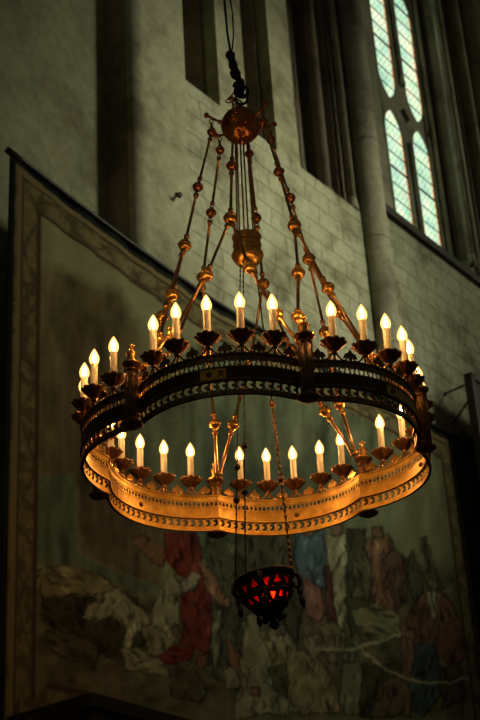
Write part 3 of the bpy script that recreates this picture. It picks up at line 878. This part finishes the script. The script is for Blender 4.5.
addp(rod_mesh(P(.21, 0, 2.60), kn('b0'), .005, .0, .04), 'suspension_rod', M_rod)
addp(rod_mesh(kn('b0'), kn('b1'), .0085, .055, .06), 'suspension_rod', M_rod)
addp(rod_mesh(kn('b1'), kn('sp'), .0095, .06, .06), 'suspension_rod', M_rod)
for fl in (False, True):
    addp(rod_mesh(kn('sp'), kn('l1', fl), .0095, .06, .06), 'suspension_rod', M_rod)
    addp(knop_mesh(kn('l1', fl), (kn('l1', fl) - kn('sp')).normalized(), .042), 'ball_knop', M_gilt)
    addp(rod_mesh(kn('l1', fl), kn('l2', fl), .0105, .05, .05), 'suspension_rod', M_rod)
    addp(knop_mesh(kn('l2', fl), (kn('l2', fl) - kn('l1', fl)).normalized(), .040), 'ball_knop', M_gilt)
    addp(rod_mesh(kn('l2', fl), kn('en', fl), .0105, .05, .0), 'suspension_rod', M_rod)
for k in range(6):
    Mx = Matrix.Rotation(PHI + pi / 6 + k * pi / 3, 4, 'Z')
    for me_, nm in protos:
        o = bpy.data.objects.new(nm, me_); col.objects.link(o); o.parent = ch; o.matrix_local = Mx

# ------------------------------------------------------------------ counterweight below the hub
cw = empty('counterweight', CM); cw.matrix_world = CM @ Matrix.Translation((0, 0, 1.49))
tag(cw, 'copper drum-shaped counterweight hanging on thin wires inside the chandelier rods', 'counterweight')
I4 = Matrix.Identity(4)
mb = MB(); mb.lathe([(.090, .075), (.096, .085), (.090, .095), (.090, .135), (.095, .14), (.095, .148), (.090, .153), (.090, .195), (.097, .203), (.097, .212), (.080, .222), (.05, .228)], 28)
drum = mb.build('drum', M_gilt, cw, I4)
mb = MB(); mb.lathe([(.03, -.012), (.045, -.006), (.062, .002), (.085, .025), (.100, .052), (.106, .070), (.104, .078), (.092, .082)], 28); mb.build('bowl', M_gilt, cw, I4)
mb = MB(); mb.lathe([(1e-4, -.04), (.012, -.034), (.02, -.022), (.012, -.012)], 14); mb.build('bottom_knob', M_gilt, cw, I4)
for k in range(6):
    a = k * pi / 3 + .3; mb = MB()
    mb.tube([(.062 * cos(a), .062 * sin(a), .22), (.045 * cos(a), .045 * sin(a), HZ - 1.49 - .10)], .0065, 6)
    mb.build('wire', M_rod, cw, I4)

# ------------------------------------------------------------------ sanctuary lamp
LT = Matrix.Rotation(radians(-10), 4, 'Y')
LB = CM @ Matrix.Translation((.0, 0, -.665)) @ LT @ Matrix.Scale(.9, 4)
lamp = empty('sanctuary_lamp', LB)
tag(lamp, 'openwork hanging sanctuary lamp glowing red below the chandelier', 'hanging lamp')
BR = .182
prof = [(-.235, .045), (-.20, .10), (-.15, .145), (-.09, .172), (-.03, .182), (.0, .182)]
def brad(z):
    for (za, ra), (zb, rb) in zip(prof[:-1], prof[1:]):
        if z <= zb: t = (z - za) / (zb - za); return ra + (rb - ra) * max(0, min(1, t))
    return prof[-1][1]
def bowlmap(s, d, z):
    r = brad(z) + d; return (r * cos(s), r * sin(s), z)
mb = MB()
tri = lambda a, i: .42 / max(abs(cos(a)) * 1.0 + .55 * sin(a) * (1 if i % 2 else -1) * .8 + .45, .55)
tri = lambda a, i: .26 + .17 * max(0, cos(1.5 * ((a - (pi / 2 if i % 2 else -pi / 2)) % (2 * pi) - 0)) ) if True else 0
def tri(a, i):
    b = (a - (pi / 2 if i % 2 else -pi / 2)) % (2 * pi / 3) - pi / 3
    return min(.20 / cos(b), .40)
fret(mb, -.115, -.02, 14, tri, .008, bowlmap, 0, 2 * pi, 18)
fret(mb, -.19, -.115, 16, tri, .008, bowlmap, 0, 2 * pi, 16)
for z, t in ((-.115, .008), (-.19, .007)): mb.lathe([(brad(z) - .006, z - t), (brad(z) + .010, z - t * .5), (brad(z) + .010, z + t * .5), (brad(z) - .006, z + t)], 36)
mb.build('openwork_bowl', M_iron, lamp, I4)
mb = MB(); mb.lathe([(.176, -.028), (.192, -.022), (.200, -.004), (.206, .006), (.200, .014), (.178, .012), (.172, -.004), (.176, -.028)], 36); mb.build('rim', M_iron, lamp, I4)
mb = MB(); mb.lathe([(.02, -.235), (.075, -.225), (.105, -.19), (.02, -.20)], 24)
mb.lathe([(1e-4, -.345), (.010, -.338), (.030, -.318), (.034, -.30), (.020, -.285), (.014, -.275), (.040, -.262), (.055, -.25), (.035, -.235)], 16)
for k in range(8):
    a = k * pi / 4
    mb.tube([(.03 * cos(a), .03 * sin(a), -.25), (.06 * cos(a), .06 * sin(a), -.268), (.085 * cos(a), .085 * sin(a), -.262), (.09 * cos(a), .09 * sin(a), -.25)], [.008, .012, .010, .003], 6)
mb.build('base_finial', M_iron, lamp, I4)
mb = MB(); mb.lathe([(.035, -.19), (.092, -.18), (.132, -.15), (.158, -.09), (.165, -.02), (.165, .0), (.162, .0), (.155, -.09), (.129, -.148), (.09, -.176)], 28)
mb.build('ruby_glass', M_ruby, lamp, I4)
mb = MB(); mb.lathe([(.002, -.165), (.024, -.15), (.028, -.125), (.016, -.095), (.002, -.06)], 10, Matrix.Translation((.02, -.09, 0))); mb.build('flame', M_flame, lamp, I4)
ANG = [radians(0), radians(187), radians(232)]
mb0 = MB()
mb0.tube([(.18, 0, -.03), (.20, 0, -.01), (.222, 0, -.03), (.225, 0, -.07), (.212, 0, -.10), (.19, 0, -.105), (.18, 0, -.085), (.19, 0, -.07)], [.014, .012, .015, .017, .014, .012, .009, .007], 8)
mb0.lathe([(1e-4, -.235), (.010, -.225), (.019, -.20), (.016, -.17), (.006, -.155), (.017, -.14), (.019, -.12), (.008, -.095)], 10, Matrix.Translation((.208, 0, -.01)))
mb0.ball((.212, 0, -.02), .018, 10)
bme = mb0.mesh('scroll_bracket', M_iron)
for a in [radians(-8), radians(112), radians(200), radians(262)]:
    o = bpy.data.objects.new('scroll_bracket', bme); col.objects.link(o); o.parent = lamp; o.matrix_local = Matrix.Rotation(a, 4, 'Z')
# chains up to the counterweight
inv = LB.inverted() @ CM
for k, a in enumerate(ANG):
    top = inv @ Vector((.05 * cos(a), .05 * sin(a), 1.485)); bot = Vector((.188 * cos(a), .188 * sin(a), .01))
    mb = MB(); Ln = (top - bot).length; d = (top - bot).normalized()
    mb.tube([bot, top], .0042 if k else .006, 6)
    nb = int(Ln / .045)
    for i in range(nb):
        t = .03 + i * .045
        r_ = (.0125 if k == 0 and t < 1.35 else .0065)
        mb.ball(tuple(bot + d * t), r_, 8, 1.5)
    for t in ((.66, 1.22) if k == 0 else (.58, .72 + .1 * k)):
        mb.ball(tuple(bot + d * t), .024, 12)
    mb.build('chain', M_bronze if k == 0 else M_iron, lamp, I4)

# ------------------------------------------------------------------ hoisting cable, shackles and clamps
cab = empty('hoisting_cable', CM @ Matrix.Translation((0, 0, 2.75)))
tag(cab, 'black steel hoisting cable with shackles and clamps above the chandelier globe', 'cable')
mb = MB(); mb.tube([(.012 + .042 * cos(t), 0, .085 + .042 * sin(t)) for t in np.linspace(0, 2 * pi, 21)[:-1]], .010, 8, None, True); mb.build('shackle_ring', M_iron, cab, I4)
mb = MB(); mb.tube([(-.02, 0, .02 + .0), (-.03, .0, .05), (-.005, 0, .08), (.02, 0, .05), (.0, 0, .02)], .009, 8, None, True); mb.build('eye_bolt', M_copper, cab, I4)
lump = [(.03, .15, .028), (-.015, .17, .026), (.022, .20, .03), (-.012, .225, .024), (-.002, .27, .026), (-.020, .31, .024), (-.030, .355, .026), (-.036, .395, .022), (-.044, .44, .026), (-.05, .48, .022)]
for i, (x, z, r) in enumerate(lump):
    mb = MB(); a = random.uniform(0, 3)
    Mx = Matrix.Translation((x, 0, z)) @ Matrix.Rotation(a, 4, 'Z') @ Matrix.Rotation(random.uniform(-.5, .5), 4, 'X')
    r *= 1.15; mb.tube([(r * cos(t), 0, r * 1.25 * sin(t)) for t in np.linspace(0, 2 * pi, 15)[:-1]], r * .42, 6, Mx, True)
    mb.build('chain_link', M_iron, cab, I4)
mb = MB()
mb.tube([(.015, .02, .12), (.005, .02, .25), (-.025, .02, .38), (-.045, .02, .5)], .022, 8)
mb.lathe([(.016, .26), (.016, .34)], 8, Matrix.Translation((-.01, -.02, 0))); mb.lathe([(.018, .15), (.018, .22)], 6, Matrix.Translation((.02, -.02, 0)))
mb.build('cable_clamp', M_iron, cab, I4)
mb = MB(); mb.tube([(-.01, 0, .2), (-.05, 0, .13), (-.085, 0, .09), (-.10, 0, .075), (-.085, 0, .06), (-.05, 0, .07), (-.01, 0, .09), (.0, 0, .12)], .0045, 6); mb.build('wire_loop', M_iron, cab, I4)
mb = MB(); mb.tube([(-.045, 0, .46), (-.065, 0, .7), (-.075, 0, 1.0), (-.08, 0, 1.4), (-.09, 0, 6)], .0085, 8)
mb.tube([(-.045, 0, .46), (-.02, 0, .66), (-.02, 0, .85), (-.045, 0, 1.15), (-.085, 0, 1.45), (-.095, 0, 6)], .0055, 8); mb.build('steel_rope', M_iron, cab, I4)

# ------------------------------------------------------------------ light
w = bpy.data.worlds.new('world'); scene.world = w; w.use_nodes = True
bg = w.node_tree.nodes['Background']; bg.inputs[0].default_value = (1.0, .97, .72, 1); bg.inputs[1].default_value = .022
def area(name, u, v, z, tu, tv, tz, sx, sy, power, color, spread=pi):
    l = bpy.data.lights.new(name, 'AREA'); l.shape = 'RECTANGLE'; l.size = sx; l.size_y = sy; l.energy = power; l.color = color; l.spread = spread
    o = bpy.data.objects.new(name, l); col.objects.link(o)
    A = WM @ Vector((u, v, z)); B = WM @ Vector((tu, tv, tz))
    o.location = A; o.rotation_euler = (B - A).to_track_quat('-Z', 'Y').to_euler()
    return o
area('unseen_clerestory_light', 10, -13, 17, 4.7, 0, 9.9, 2.5, 3, 76, (1.0, .99, .72), radians(34))  # unseen windows across the nave; beam narrowed to grade the wall
area('rib_fill_light', 20, -12, 15, 9.9, 0, 13.2, 2, 4, 36, (1.0, .99, .70), radians(44))  # added fill for the ribs and ashlar beyond the main beam
area('west_fill_light', -14, -7, 15, 3, 0, 6, 4, 5, 7, (1.0, .97, .68), radians(110))  # weak unseen area light from the left

scene.view_settings.view_transform = 'Standard'; scene.view_settings.look = 'None'
scene.view_settings.exposure = 0; scene.view_settings.gamma = 1; scene.view_settings.use_curve_mapping = False
scene.cycles.use_denoising = True
scene.cycles.sample_clamp_indirect = 6
scene.cycles.max_bounces = 6
scene.cycles.transparent_max_bounces = 16
